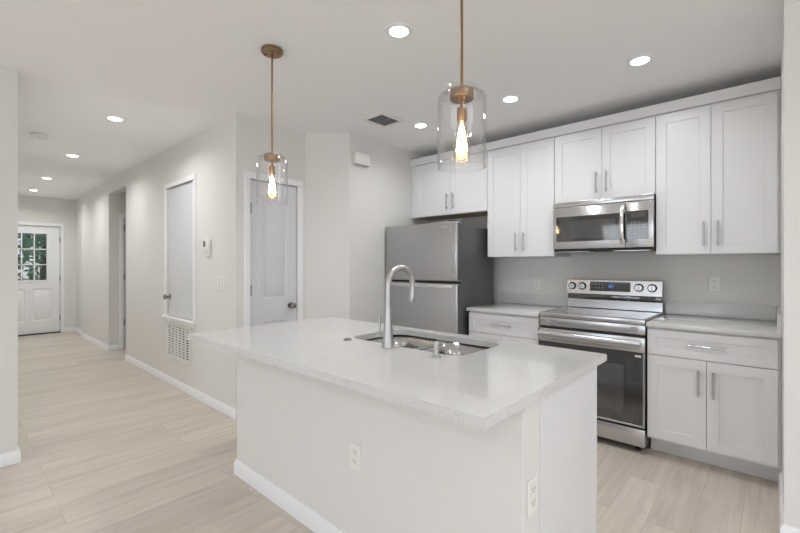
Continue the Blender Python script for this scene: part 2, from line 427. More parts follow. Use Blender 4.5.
for k in (1, 2):
    y = L0+(L1-L0)*k/3; b.box(F-.030, F-.006, y-.009, y+.009, LZ0, LZ1)
    z = LZ0+(LZ1-LZ0)*k/3; b.box(F-.030, F-.006, L0, L1, z-.009, z+.009)
b.build('muntin', TRIM, d1)
MB().box(F-.020, F-.016, L0, L1, LZ0, LZ1).build('glass', PANE, d1)
for z in (.279, 1.054, 1.80):
    b = MB(); hinge(b, 'y', 1.460, F, z, 1); b.build('hinge', HINGE, d1)
knob(d1, (F, .62, .93), (1, 0, 0), KNOBM)
MB().box(XD-.12, XD+.02, .546, 1.46, .001, .019).build('threshold', DARK, d1)
# pantry door: two panels
b = MB().slab('x', PD0, PD1, .012, 2.047, XP-.012, XP-.047, panels=[(PD0+.115, PD1-.10, .22, .795), (PD0+.115, PD1-.10, .99, 1.93)], depth=.011, step=.012)
for z0_, z1_ in ((.22, .795), (.99, 1.93)): b.box(XP-.024, XP-.0145, PD0+.115+.040, PD1-.10-.040, z0_+.040, z1_-.040, .004, 2)
d2 = struct(b.build('door_2', DOORP))
for z in (.25, 1.085, 1.80):
    b = MB(); hinge(b, 'y', PD0, XP-.012, z, 1); b.build('hinge', HINGE, d2)
knob(d2, (XP-.012, 2.172, .925), (1, 0, 0), KNOBM)
# raised closet door
b = MB().box(CD0, CD1, YH+.012, YH+.047, CZ0+.006, CZ1-.002, .002); d3 = struct(b.build('door_3', DOORP))
for z in (1.045, 1.925):
    b = MB(); hinge(b, 'x', CD1, YH+.012, z, -1); b.build('hinge', HINGE, d3)
knob(d3, (CD0+.05, YH+.012, .955), (0, -1, 0), KNOBM)
# alcove door
b = MB().slab('x', 1.836, 2.594, .012, 2.04, -7.462, -7.497, panels=[(1.95, 2.48, .22, .80), (1.95, 2.48, .98, 1.92)], depth=.008, step=.018)
d4 = struct(b.build('door_4', DOORP))
for z in (.42, 1.12, 1.88):
    b = MB(); hinge(b, 'y', 1.836, -7.462, z, 1); b.build('hinge', HINGE, d4)
knob(d4, (-7.462, 2.53, .93), (1, 0, 0), KNOBM)

# ------------------------------------------------------------------ outside the front door
struct(MB().box(-60, XD-.14, -25, 25, -.25, -.15).build('ground_lawn', GRASS))
struct(MB().box(-11.6, XD-.14, -.3, 2.3, -.15, -.01).build('porch', ROAD))
struct(MB().box(-27, -22, -25, 25, -.15, -.14).build('street', ROAD))
def tree(x, y, h, r, label, seed, n=3600):
    rnd = random.Random(seed)
    t = thing('tree', label, 'tree', (x, y, -.15), 'trees outside the front door')
    MB().tube([(x, y, -.15), (x+.1, y, h*.35), (x-.1, y+.1, h*.7)], [.22, .16, .06], 10).build('trunk', BARK, t)
    b = MB()
    blobs = [(x+rnd.uniform(-.6, .6)*r, y+rnd.uniform(-.75, .75)*r, h*rnd.uniform(.3, .95), r*rnd.uniform(.35, .6)) for _ in range(14)]
    for _ in range(n):
        bx, by, bz, br = rnd.choice(blobs); d = Vector((rnd.gauss(0, 1), rnd.gauss(0, 1), rnd.gauss(0, 1))).normalized()*br*rnd.uniform(.6, 1)
        c = Vector((bx, by, bz))+d; u = Vector((rnd.gauss(0, 1), rnd.gauss(0, 1), rnd.gauss(0, 1))).normalized(); v = u.orthogonal().normalized(); s_ = rnd.uniform(.07, .15)
        b.quad([c-u*s_, c-v*s_*.55, c+u*s_, c+v*s_*.55])
    b.build('foliage', LEAF, t)
tree(-16.5, 2.4, 5.2, 2.2, 'green leafy tree outside, behind the right panes of the front door', 3)
tree(-18.5, -2.6, 5.8, 2.4, 'green leafy tree outside, behind the left panes of the front door', 5)
tree(-30, 3.6, 8.0, 3.6, 'larger tree across the street, farthest behind the front door glass', 9)

# ------------------------------------------------------------------ upper cabinets
UF, UB = 3.53, YK-.002      # door face plane, back at wall
def bar_v(parent, x, yf, z0, z1):
    b = MB(); b.tube([(x, yf-.030, z0), (x, yf-.030, z1)], .0058, 10)
    for z in (z0+.022, z1-.022): b.tube([(x, yf, z), (x, yf-.030, z)], .0048, 8)
    b.build('handle', STEELR, parent)
def bar_h(parent, x0, x1, yf, z):
    b = MB(); b.tube([(x0, yf-.030, z), (x1, yf-.030, z)], .0058, 10)
    for x in (x0+.022, x1-.022): b.tube([(x, yf, z), (x, yf-.030, z)], .0048, 8)
    b.build('handle', STEELR, parent)
def upper(x0, x1, z0, xm, hz, label, dx0=None, dx1=None):
    t = thing('wall_cabinet', label, 'cabinet', ((x0+x1)/2, UB, z0), 'white wall cabinets')
    MB().box(x0+.0008, x1-.0008, UF+.021, UB, z0+.004, 2.418).build('body', CAB, t)
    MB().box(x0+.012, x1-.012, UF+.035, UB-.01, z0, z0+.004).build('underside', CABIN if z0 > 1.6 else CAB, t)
    a0, a1 = dx0 if dx0 is not None else x0+.003, dx1 if dx1 is not None else x1-.003
    for k, (u0, u1) in enumerate(((a0, xm-.0018), (xm+.0018, a1))):
        d = MB().slab('y', u0, u1, z0+.004, 2.403, UF, UF+.020, rail=.062).build('door', CAB, t)
        bar_v(d, xm-.038 if k == 0 else xm+.038, UF, *hz)
    return t
upper(-3.048, -2.060, 1.832, -2.497, (1.885, 2.055), 'white two-door wall cabinet above the refrigerator', dx0=-2.975)
upper(-2.060, -1.404, 1.380, -1.720, (1.430, 1.600), 'tall white two-door wall cabinet between refrigerator and microwave')
upper(-1.404, -0.646, 1.832, -1.020, (1.885, 2.055), 'short white two-door wall cabinet directly above the microwave')
upper(-0.646, XR-.001, 1.380, -0.318, (1.435, 1.605), 'tall white two-door wall cabinet at the right wall', dx1=.019)
tag(MB().box(-3.048, XR-.001, UF-.004, UB, 2.4185, 2.494, .002).build('crown_board', CAB),
    'long white crown board running along the top of the wall cabinets', 'moulding')

# ------------------------------------------------------------------ base cabinets
BF = 3.225
def base(x0, x1, xm, label, dhz, drx, dx1=None):
    t = thing('base_cabinet', label, 'cabinet', ((x0+x1)/2, YK-.002, 0), 'white base cabinets')
    b = MB().box(x0+.001, x1-.001, BF+.021, YK-.002, .118, .882); b.build('body', CAB, t)
    MB().box(x0+.001, x1-.001, 3.352, 3.364, .001, .118).build('toe_kick', CAB, t)
    a1 = dx1 if dx1 is not None else x1-.004
    dr = MB().slab('y', x0+.004, a1, .699, .868, BF, BF+.020, rail=.05).build('drawer', CAB, t)
    bar_h(dr, drx[0], drx[1], BF, .785)
    for k, (u0, u1) in enumerate(((x0+.004, xm-.0018), (xm+.0018, a1))):
        d = MB().slab('y', u0, u1, .135, .694, BF, BF+.020, rail=.062).build('door', CAB, t)
        bar_v(d, xm-.038 if k == 0 else xm+.038, BF, dhz[0], dhz[1])
base(-2.078, -1.408, -1.743, 'white base cabinet with one drawer between refrigerator and range', (.47, .635), (-1.835, -1.640))
base(-0.644, XR-.001, -0.314, 'white base cabinet with drawer and two doors right of the range', (.470, .635), (-.405, -.218), dx1=.019)

def worktop(x0, x1, label, side=False, bsx=None):
    t = thing('worktop', label, 'countertop', ((x0+x1)/2, YK-.002, .883), 'quartz worktops beside the range')
    MB().box(x0, x1, 3.205, YK-.001, .8832, .914, .003, 2).build('slab', QUARTZ, t)
    MB().box(bsx[0], bsx[1], YK-.021, YK-.001, .9142, 1.016, .0015).build('backsplash', QUARTZ, t)
    if side: MB().box(x1-.020, x1, 3.25, YK-.022, .9142, 1.016, .0015).build('side_splash', QUARTZ, t)
worktop(-2.090, -1.4045, 'white speckled quartz worktop between refrigerator and range', bsx=(-2.090, -1.4045))
worktop(-0.6445, XR-.001, 'white speckled quartz worktop right of the range', True, bsx=(-.6445, XR-.022))

# ------------------------------------------------------------------ refrigerator
t = thing('refrigerator', 'tall stainless steel top-freezer refrigerator with dark grey sides', 'refrigerator', (-2.55, 3.4800, 0))
FX0, FX1 = -3.022, -2.120
MB().box(FX0+.004, FX1-.002, 3.1750, 3.76, .03, 1.668, .004).build('body', FSIDE, t)
dd = MB().box(FX0, FX1, 3.1000, 3.1680, 1.152, 1.705, .014, 3).build('freezer_door', STEELD, t)
MB().box(FX1-.058, FX1-.010, 3.0915, 3.1005, 1.17, 1.69, .004, 2).build('edge_handle', STEEL, dd)
MB().box(-2.30, -2.23, 3.0985, 3.1002, 1.655, 1.663).build('badge', CHROME, dd)
dd = MB().box(FX0, FX1, 3.1000, 3.1680, .07, 1.134, .014, 3).build('fridge_door', STEELD, t)
MB().box(FX0+.06, FX1-.055, 3.0940, 3.1005, 1.090, 1.124, .003, 2).build('pocket_handle', CHROME, dd)
for z0_, z1_ in ((.085, 1.12), (1.166, 1.69)): MB().box(FX1+.0002, FX1+.002, 3.112, 3.167, z0_, z1_).build('door_side', FSIDE, t)
MB().box(FX0+.01, FX1-.01, 3.1300, 3.1760, 1.134, 1.152).build('gasket', DARK, t)
MB().box(FX0+.01, FX1-.01, 3.1400, 3.1900, .012, .066).build('grille', DARK, t)
for x in (FX0+.05, FX1-.05):
    MB().lathe(x, 3.2300, [(.02, .0005), (.02, .03)], 12).build('foot', DARK, t)
    MB().lathe(x, 3.70, [(.02, .0005), (.02, .03)], 12).build('foot', DARK, t)
MB().box(FX1-.10, FX1-.03, 3.1050, 3.2300, 1.7055, 1.722, .004).build('hinge_cover', FSIDE, t)

# ------------------------------------------------------------------ range
RX0, RX1 = -1.393, -.650; RC = (RX0+RX1)/2
t = thing('range', 'stainless steel freestanding electric range with black glass oven door', 'stove', (RC, 3.55, 0))
MB().box(RX0+.003, RX1-.003, 3.235, 3.84, .045, .915, .002).build('body', FSIDE, t)
for x in (RX0+.06, RX1-.06):
    for y in (3.28, 3.78): MB().lathe(x, y, [(.018, .0005), (.018, .045)], 12).build('foot', DARK, t)
MB().box(RX0+.012, RX1-.012, 3.235, 3.80, .9152, .925).build('cooktop', COOKT, t)
b = MB().box(RX0, RX0+.014, 3.22, 3.84, .905, .930, .003); b.box(RX1-.014, RX1, 3.22, 3.84, .905, .930, .003)
b.box(RX0, RX1, 3.205, 3.240, .890, .930, .006, 2); b.build('cooktop_frame', STEEL, t)
for x, y, r in ((RX0+.19, 3.37, .105), (RX1-.19, 3.37, .085), (RX0+.19, 3.65, .075), (RX1-.19, 3.65, .10), (RC, 3.69, .05)):
    b = MB(); b.lathe(x, y, [(r, .9252), (r-.003, .9256), (r-.006, .9252)], 36, cap=False); b.build('burner_ring', GREYB, t)
b = MB().box(RX0, RX1, 3.208, 3.235, .822, .889, .004, 2); fp = b.build('front_panel', STEEL, t)
for x in (RX0+.065, RX1-.065): MB().box(x-.022, x+.022, 3.2065, 3.2085, .84, .872).build('inset_plate', CHROME, fp)
MB().box(RX0+.004, RX1-.004, 3.22, 3.236, .806, .822).build('vent_gap', DARK, t)
dr = MB().box(RX0, RX1, 3.195, 3.234, .700, .805, .005, 2).build('oven_door', STEEL, t)
b = MB().box(RX0+.002, RX1-.014, 3.1965, 3.234, .200, .699); b.build('door_glass', BLACKG, dr)
MB().box(RX1-.013, RX1, 3.195, 3.234, .186, .699, .002).build('door_edge', STEEL, dr)
MB().box(RX0, RX1-.013, 3.195, 3.234, .186, .1995, .002).build('door_edge', STEEL, dr)
MB().box(RX0+.12, RX1-.13, 3.1955, 3.1966, .26, .60).build('oven_window', OVENW, dr)
MB().box(RX1-.060, RX1-.022, 3.1950, 3.1966, .668, .682).build('sticker', PLASTIC, dr)
b = MB()
hp = [(RX0+.018, 3.150, .770), (RX1-.018, 3.150, .770)]
b.prism([(3.140+.014*math.cos(a)*1.0, .762+.027*math.sin(a)) for a in [2*math.pi*k/16 for k in range(16)]], 'x', RX0+.015, RX1-.015)
for x in (RX0+.05, RX1-.05): b.box(x-.014, x+.014, 3.148, 3.196, .748, .776, .003)
b.build('handle', STEEL, dr)
MB().box(RX0, RX1, 3.197, 3.234, .052, .172, .004, 2).build('drawer', STEEL, t)
MB().box(RX0+.005, RX1-.005, 3.215, 3.236, .172, .186).build('drawer_gap', DARK, t)
# backguard
MB().box(RX0+.002, RX1-.002, 3.815, 3.875, .93, 1.010).build('back_riser', STEEL, t)
MB().box(RX0+.004, RX1-.004, 3.800, 3.87, 1.002, 1.052, .006, 2).build('shade_band', BLACKG, t)  # black strip standing in for the shade under the overhanging backguard
bg = MB().prism([(3.785, 1.052), (3.875, 1.052), (3.875, 1.178), (3.812, 1.178), (3.800, 1.172)], 'x', RX0, RX1).build('backguard', STEEL, t)
def bgy(z): return 3.785+(z-1.052)/(1.172-1.052)*.015
b = MB().prism([(bgy(1.082)-.0015, 1.080), (bgy(1.08)+.004, 1.080), (bgy(1.16)+.004, 1.160), (bgy(1.16)-.0015, 1.160)], 'x', RX0+.20, RX1-.225); disp = b.build('display', BLACKG, bg)
b = MB(); yy = bgy(1.12)-.003
for k, x in enumerate((-1.045, -1.031, -1.015)):
    b.box(x, x+.010, yy-.0005, yy+.0005, 1.110, 1.112); b.box(x, x+.010, yy-.0005, yy+.0005, 1.121, 1.123); b.box(x, x+.010, yy-.0005, yy+.0005, 1.132, 1.134)
    b.box(x+.008, x+.010, yy-.0005, yy+.0005, 1.110, 1.134)
    if k % 2: b.box(x, x+.002, yy-.0005, yy+.0005, 1.110, 1.134)
b.build('clock_digits', BLUE, bg)
b = MB()
for i in range(4):
    for z in (1.135, 1.105): MB().box(-1.18+i*.028, -1.168+i*.028, yy-.0003, yy+.0006, z, z+.005).build('touch_mark', GREYB, bg)
for x in (-1.345, -1.257, -.812, -.718):
    y = bgy(1.118); k = MB().tube([(x, y+.001, 1.118), (x, y-.004, 1.118)], .034, 28).build('knob_ring', DARK, bg)
    b = MB().tube([(x, y-.004, 1.118), (x, y-.018, 1.118), (x, y-.022, 1.118)], [.028, .026, .024], 28); b.box(x-.006, x+.006, y-.034, y-.018, 1.094, 1.142, .003)
    b.build('knob', STEEL, bg)

# ------------------------------------------------------------------ microwave
MX0, MX1 = -1.393, -.650; MY = 3.475
t = thing('microwave', 'stainless over-the-range microwave with black window above the range', 'microwave', (RC, 3.68, 1.41))
MB().box(MX0+.003, MX1-.003, MY+.025, YK-.003, 1.420, 1.829, .002).build('body', FSIDE, t)
b = MB().box(MX0, MX1, MY, MY+.024, 1.786, 1.829, .004, 2); tv = b.build('top_vent', STEEL, t)
MB().box(MX0+.20, MX1-.10, MY-.0008, MY+.002, 1.787, 1.790).build('slot', DARK, tv)
dr = MB().box(MX0, -.838, MY, MY+.024, 1.437, 1.784, .004, 2).build('door', STEEL, t)
MB().box(MX0+.028, -.885, MY-.0015, MY+.004, 1.498, 1.706, .001).build('window', BLACKG, dr)
MB().box(MX0+.145, -.905, MY-.0022, MY-.0014, 1.520, 1.668).build('window_mesh', OVENW, dr)
MB().box(-.884, -.838, MY-.0012, MY+.004, 1.498, 1.706).build('window_edge', BLACKG, dr)
b = MB(); pth = []
for k in range(13):
    a = k/12; z = 1.462+.298*a; pth.append((-.852, MY-.012-.034*math.sin(math.pi*a)**.6, z))
b.rings([[(p[0]+.014*math.cos(q), p[1]+.009*math.sin(q), p[2]) for q in [2*math.pi*j/12 for j in range(12)]] for p in pth])
b.box(-.863, -.841, MY-.014, MY+.001, 1.462, 1.480); b.box(-.863, -.841, MY-.014, MY+.001, 1.742, 1.760); b.build('handle', CHROME, dr)
cp = MB().box(-.836, MX1, MY, MY+.024, 1.437, 1.784, .004, 2).build('control_panel', STEEL, t)
MB().box(-.828, -.682, MY-.0018, MY+.004, 1.498, 1.712, .001).build('keypad', BLACKG, cp)
b = MB()
for i in range(4):
    for j in range(6): 
        if (i, j) != (3, 5): b.box(-.800+i*.027, -.800+i*.027+.009, MY-.0024, MY-.0017, 1.515+j*.022, 1.5185+j*.022)
b.build('keys', GREYB, cp)
MB().box(-.800, -.705, MY-.0024, MY-.0017, 1.665, 1.697).build('screen', OVENW, cp)
b = MB().box(MX0+.004, MX1-.004, MY+.012, YK-.01, 1.4195, 1.435, .002); b.build('underside', DARK, t)
for x in (MX0+.03, MX1-.28): MB().box(x, x+.25, MY+.03, MY+.16, 1.412, 1.4195, .002).build('filter', STEEL, t)

# ------------------------------------------------------------------ island
IX0, IX1, IY0, IY1 = -2.480, -.582, 1.214, 1.925
t = thing('kitchen_island', 'long kitchen island with painted front wall under white quartz', 'island', ((IX0+IX1)/2, 1.55, 0))
MB().box(IX0, IX1, IY0, IY0+.125, .001, .8825, .002).build('half_wall', WALL, t)
b = skirt(MB(), [(IX0, IY0+.125), (IX0, IY0), (IX1, IY0), (IX1, IY0+.125)], .090)
b.build('baseboard', TRIM, t)
MB().box(IX1-.014, IX1+.004, IY0+.126, IY1-.022, .001, .882, .001).build('end_panel', CAB, t)
MB().box(IX1-.020, IX1+.006, IY1-.0215, IY1, .10, .882, .001).build('corner_stile', CAB, t)
MB().box(IX0, IX0+.018, IY0+.126, IY1-.022, .001, .882, .001).build('end_panel', CAB, t)
MB().box(IX0+.018, IX1-.014, IY0+.14, IY1-.03, .10, .118).build('cabinet_floor', CAB, t)
MB().box(IX0+.018, IX1-.014, IY1-.09, IY1-.078, .001, .10).build('toe_kick', CAB, t)
n = 4; wd = (IX1-.02-IX0)/n
for k in range(n):
    x = IX0+k*wd; d = MB().slab('y', x+.002, x+wd-.002, .12, .868, IY1+.0, IY1-.020, rail=.06).build('door', CAB, t)
    hx = x+wd-.04 if k % 2 == 0 else x+.04
    b = MB().tube([(hx, IY1+.03, .66), (hx, IY1+.03, .83)], .0058, 10)
    for z in (.68, .81): b.tube([(hx, IY1-.001, z), (hx, IY1+.03, z)], .0048, 8)
    b.build('handle', STEELR, d)
# little cap strip where the wall meets the slab at the end
MB().box(IX1+.0005, IX1+.014, IY0-.004, IY0+.135, .850, .8825, .003).build('cap_strip', TRIM, t)

# countertop with rounded sink cut-out
SX0, SX1, SY0, SY1, SR = -1.703, -.985, 1.455, 1.860, .085
def rrect(x0, x1, y0, y1, r, n=8):
    P = []
    for cx, cy, a0 in ((x1-r, y1-r, 0), (x0+r, y1-r, 90), (x0+r, y0+r, 180), (x1-r, y0+r, 270)):
        for k in range(n+1): a = math.radians(a0+90*k/n); P.append((cx+r*math.cos(a), cy+r*math.sin(a)))
    return P
def slab_with_hole(X0, X1, Y0, Y1, z0, z1, hole):
    s = MB(); bm = s.bm; n = 9
    outer = [(X1, Y1), (X0, Y1), (X0, Y0), (X1, Y0)]
    rings = {}
    for z in (z0, z1):
        rings[z] = ([bm.verts.new((*p, z)) for p in outer], [bm.verts.new((*p, z)) for p in hole])
        O, I = rings[z]
        for q in range(4):
            I_q = I[q*n:(q+1)*n]
            for k in range(n-1): bm.faces.new((O[q], I_q[k], I_q[k+1]))
            nx = I[((q+1)*n) % len(I)]; bm.faces.new((O[q], I_q[-1], nx, O[(q+1) % 4]))
    for idx in (0, 1):
        a, b_ = rings[z0][idx], rings[z1][idx]; m = len(a)
        for k in range(m): bm.faces.new((a[k], a[(k+1) % m], b_[(k+1) % m], b_[k]))
    bmesh.ops.recalc_face_normals(bm, faces=bm.faces)
    bm.edges.ensure_lookup_table()
    es = [e for e in bm.edges if all(abs(v.co.x-X0) < 1e-5 or abs(v.co.x-X1) < 1e-5 or abs(v.co.y-Y0) < 1e-5 or abs(v.co.y-Y1) < 1e-5 for v in e.verts) and len(e.link_faces) == 2 and e.calc_face_angle(0) > 1]
    bmesh.ops.bevel(bm, geom=es, offset=.003, segments=2, affect='EDGES')
    return s
ct = slab_with_hole(-2.470, -.540, .9155, 1.944, .883, .914, rrect(SX0, SX1, SY0, SY1, SR)).build('island_countertop', QUARTZ)
tag(ct, 'large white quartz countertop slab on the island with sink cut-out', 'countertop')

# double-bowl undermount sink
t = thing('sink', 'stainless steel double-bowl undermount sink in the island', 'sink', (-1.33, 1.65, .68))
def bowl(x0, x1, zb):
    y0, y1 = SY0-.004, SY1+.004; s = MB(); rs = []
    for (ins, z, r) in ((0, .882, .085), (.004, .80, .083), (.010, zb+.035, .078), (.022, zb+.012, .070), (.05, zb+.002, .05), (.10, zb, .03)):
        rs.append([(px, py, z) for px, py in rrect(x0+ins, x1-ins, y0+ins, y1-ins, r)])
    s.rings(rs, cap=False)
    R = [s.bm.verts.new(p) for p in rs[-1]]; s.bm.faces.new(R)
    bmesh.ops.remove_doubles(s.bm, verts=s.bm.verts, dist=1e-5)
    return s
XM = -1.335
o = bowl(SX0-.004, XM-.012, .69).build('bowl', SINKM, t); m_ = o.modifiers.new('thick', 'SOLIDIFY'); m_.thickness = .0012; m_.offset = 1
o2 = bowl(XM+.012, SX1+.004, .70).build('bowl', SINKM, t); m_ = o2.modifiers.new('thick', 'SOLIDIFY'); m_.thickness = .0012; m_.offset = 1
MB().box(XM-.013, XM+.013, SY0+.05, SY1-.05, .868, .881, .005, 2).build('divider', SINKM, t)
for x, z, p_ in (((SX0+XM)/2, .69, o), ((SX1+XM)/2, .70, o2)):
    MB().lathe(x, 1.66, [(.055, z+.0005), (.054, z+.004), (.042, z+.003), (.034, z-.008)], 28).build('drain', CHROME, p_)

# faucet
fx, fy = -1.357, 1.408
t = thing('faucet', 'brushed nickel gooseneck pull-down faucet at the island sink', 'faucet', (fx, fy, .9142))
MB().lathe(fx, fy, [(.029, .9142), (.029, .918), (.0265, .922), (.024, .96), (.0195, 1.03), (.0165, 1.085), (.0155, 1.110)], 28).build('body', STEELR, t)
R_ = .090; zc = 1.290-R_; path = [(fx, fy, 1.110), (fx, fy, 1.15)]
for k in range(0, 20):
    a = math.pi-math.pi*1.04*k/19; path.append((fx, fy+R_+R_*math.cos(a), zc+R_*math.sin(a)))
path.append((fx, path[-1][1]-.002, 1.185))
MB().tube(path, .0145, 16).build('spout', STEELR, t)
ye = path[-1][1]
MB().tube([(fx, ye, 1.192), (fx, ye-.001, 1.17), (fx, ye-.003, 1.145), (fx, ye-.004, 1.122), (fx, ye-.004, 1.118)], [.0135, .0145, .0165, .0175, .0155], 20).build('spray_head', STEELR, t)
b = MB().tube([(fx-.015, fy, .968), (fx-.058, fy-.004, .968)], .0125, 16); hb_ = b.build('handle_hub', STEELR, t)
MB().tube([(fx-.050, fy-.004, .975), (fx-.052, fy-.004, 1.01), (fx-.055, fy-.004, 1.062)], [.006, .0055, .007], 12).build('lever', STEELR, t)
sx, sy = -1.058, 1.392
t = thing('soap_dispenser', 'small brushed nickel soap dispenser beside the right sink bowl', 'soap dispenser', (sx, sy, .9142))
MB().lathe(sx, sy, [(.021, .9142), (.021, .918), (.018, .922), (.0125, .924), (.0125, .930)], 24).build('base', STEELR, t)
b = MB().lathe(sx, sy, [(.0105, .930), (.0105, .958), (.0125, .960), (.0125, .978), (.010, .980)], 24); b.build('pump', STEELR, t)
MB().tube([(sx, sy, .971), (sx, sy+.045, .969), (sx, sy+.055, .962)], [.006, .005, .004], 10).build('nozzle', STEELR, t)
ax_, ay_ = -1.640, 1.400
tag(MB().lathe(ax_, ay_, [(.022, .9142), (.022, .917), (.017, .920), (.016, .919), (.014, .922)], 24).build('air_switch', HINGE), 'small round metal button in the countertop left of the faucet', 'switch')

# ------------------------------------------------------------------ outlets and switches
def outlet_on(face, axis, sg, u, z, label, w_=.070, h_=.115):
    """face: plane coordinate; axis: 'y' wall faces +-y, 'x' wall faces +-x"""
    def bx(b, u0, u1, t0, t1, z0, z1, bev=0):
        if axis == 'y': b.box(u0, u1, face+sg*t0, face+sg*t1, z0, z1, bev)
        else: b.box(face+sg*t0, face+sg*t1, u0, u1, z0, z1, bev)
        return b
    loc = (u, face, z-h_/2) if axis == 'y' else (face, u, z-h_/2)
    t = thing('outlet', label, 'outlet', loc, 'white wall outlets')
    bx(MB(), u-w_/2, u+w_/2, .0003, .006, z-h_/2, z+h_/2, .002).build('cover_plate', PLASTIC, t)
    for dz in (-.021, .021):
        r = bx(MB(), u-.017, u+.017, .006, .008, z+dz-.014, z+dz+.014, .0007).build('receptacle', PLASTIC, t)
        b = MB(); bx(b, u-.009, u-.0065, .0079, .0084, z+dz-.001, z+dz+.008); bx(b, u+.0065, u+.009, .0079, .0084, z+dz-.001, z+dz+.008)
        bx(b, u-.0022, u+.0022, .0079, .0084, z+dz-.010, z+dz-.006); b.build('slots', DARK, r)
outlet_on(IY0, 'y', -1, -1.367, .457, 'white outlet low on the long front wall of the island')
outlet_on(IX1, 'x', 1, IY0+.062, .555, 'white outlet on the narrow right end of the island')
outlet_on(YK, 'y', -1, -.331, 1.158, 'white outlet on the backsplash wall right of the range')
outlet_on(YK, 'y', -1, -1.718, 1.115, 'white outlet on the backsplash wall left of the range')
t = thing('light_switch', 'white three-gang light switch plate on the hall wall near the corner', 'switch', (-3.628, YH, 1.085))
MB().box(-3.708, -3.548, YH-.006, YH-.0003, 1.085, 1.203, .002).build('cover_plate', PLASTIC, t)
for k in (-1, 0, 1):
    x = -3.628+k*.046; MB().box(x-.019, x+.019, YH-.0066, YH-.006, 1.108, 1.180).build('rocker_gap', GREYB, t); MB().prism([(YH-.006, 1.112), (YH-.012, 1.116), (YH-.008, 1.176), (YH-.006, 1.176)], 'x', x-.016, x+.016).build('rocker', PLASTIC, t)
t = thing('thermostat', 'small white wall thermostat above the light switch', 'thermostat', (-3.90, YH, 1.42))
MB().box(-3.965, -3.845, YH-.030, YH-.0003, 1.425, 1.545, .006, 2).build('body', PLASTIC, t)
MB().box(-3.952, -3.905, YH-.0315, YH-.0298, 1.475, 1.528).build('screen', OVENW, t)
MB().box(-3.935, -3.87, YH-.016, YH-.0004, 1.385, 1.4249, .004).build('sensor', PLASTIC, t)
t = thing('door_chime', 'white door chime box high on the wall left of the refrigerator', 'door chime', (XF, 2.79, 2.295))
MB().box(XF+.0003, XF+.050, 2.668, 2.860, 2.300, 2.412, .006, 2).build('cover', PLASTIC, t)
MB().box(XF+.0003, XF+.045, 2.678, 2.850, 2.294, 2.2998).build('base', GREYB, t)
# return air grille under the closet door
t = thing('return_air_grille', 'white louvered return air grille under the raised closet door', 'vent', (-4.645, YH, .30))
GX0, GX1, GZ0, GZ1 = -4.965, -4.325, .292, .676
b = MB(); fr = .03
b.box(GX0, GX1, YH-.008, YH-.0003, GZ0, GZ0+fr, .002); b.box(GX0, GX1, YH-.008, YH-.0003, GZ1-fr, GZ1, .002)
b.box(GX0, GX0+fr, YH-.008, YH-.0003, GZ0+fr, GZ1-fr, .002); b.box(GX1-fr, GX1, YH-.008, YH-.0003, GZ0+fr, GZ1-fr, .002); b.build('frame', PLASTIC, t)
MB().box(GX0+fr, GX1-fr, YH-.002, YH-.0004, GZ0+fr, GZ1-fr).build('backing', DARK, t)
b = MB()
n = 12
for k in range(n):
    z = GZ0+fr+(GZ1-GZ0-2*fr)*(k+.5)/n
    b.prism([(YH-.008, z-.0085), (YH-.0021, z+.002), (YH-.0021, z+.0045), (YH-.008, z-.006)], 'x', GX0+fr, GX1-fr)
for k in range(1, 6):
    x = GX0+fr+(GX1-GX0-2*fr)*k/6; b.box(x-.012, x+.012, YH-.0088, YH-.0021, GZ0+fr, GZ1-fr)
b.build('louvers', PLASTIC, t)
# ceiling vent
VX0, VX1, VY0, VY1 = -2.692, -2.421, 2.440, 2.745
t = thing('ceiling_vent', 'square ceiling air vent with dark slats near the kitchen cabinets', 'vent', ((VX0+VX1)/2, (VY0+VY1)/2, H-.01))
b = MB(); f_ = .042
for a in ((VX0, VX1, VY0, VY0+f_), (VX0, VX1, VY1-f_, VY1), (VX0, VX0+f_, VY0+f_, VY1-f_), (VX1-f_, VX1, VY0+f_, VY1-f_)): b.box(*a, H-.008, H-.0003, .002)
b.build('frame', PLASTIC, t)
MB().box(VX0+f_, VX1-f_, VY0+f_, VY1-f_, H-.002, H-.0004).build('backing', DARK, t)
b = MB(); ym = (VY0+VY1)/2
for k in range(7):
    x = VX0+f_+(VX1-VX0-2*f_)*(k+.5)/7
    b.prism([(x-.004, H-.008), (x-.003, H-.008), (x+.005, H-.0021), (x+.004, H-.0021)], 'y', VY0+f_, VY1-f_)
b.box(VX0+f_, VX1-f_, ym-.006, ym+.006, H-.0085, H-.0021); b.build('slats', VENTM, t)
# smoke detector
t = thing('smoke_detector', 'round white smoke detector on the hallway ceiling', 'smoke detector', (-5.33, .60, H))
MB().lathe(-5.33, .60, [(.068, H-.0003), (.070, H-.012), (.066, H-.030), (.050, H-.040), (.0, H-.041)][:4], 32).build('body', PLASTIC, t)
MB().lathe(-5.33+.03, .60, [(.012, H-.0405), (.010, H-.043)], 16).build('test_button', GREYB, t)

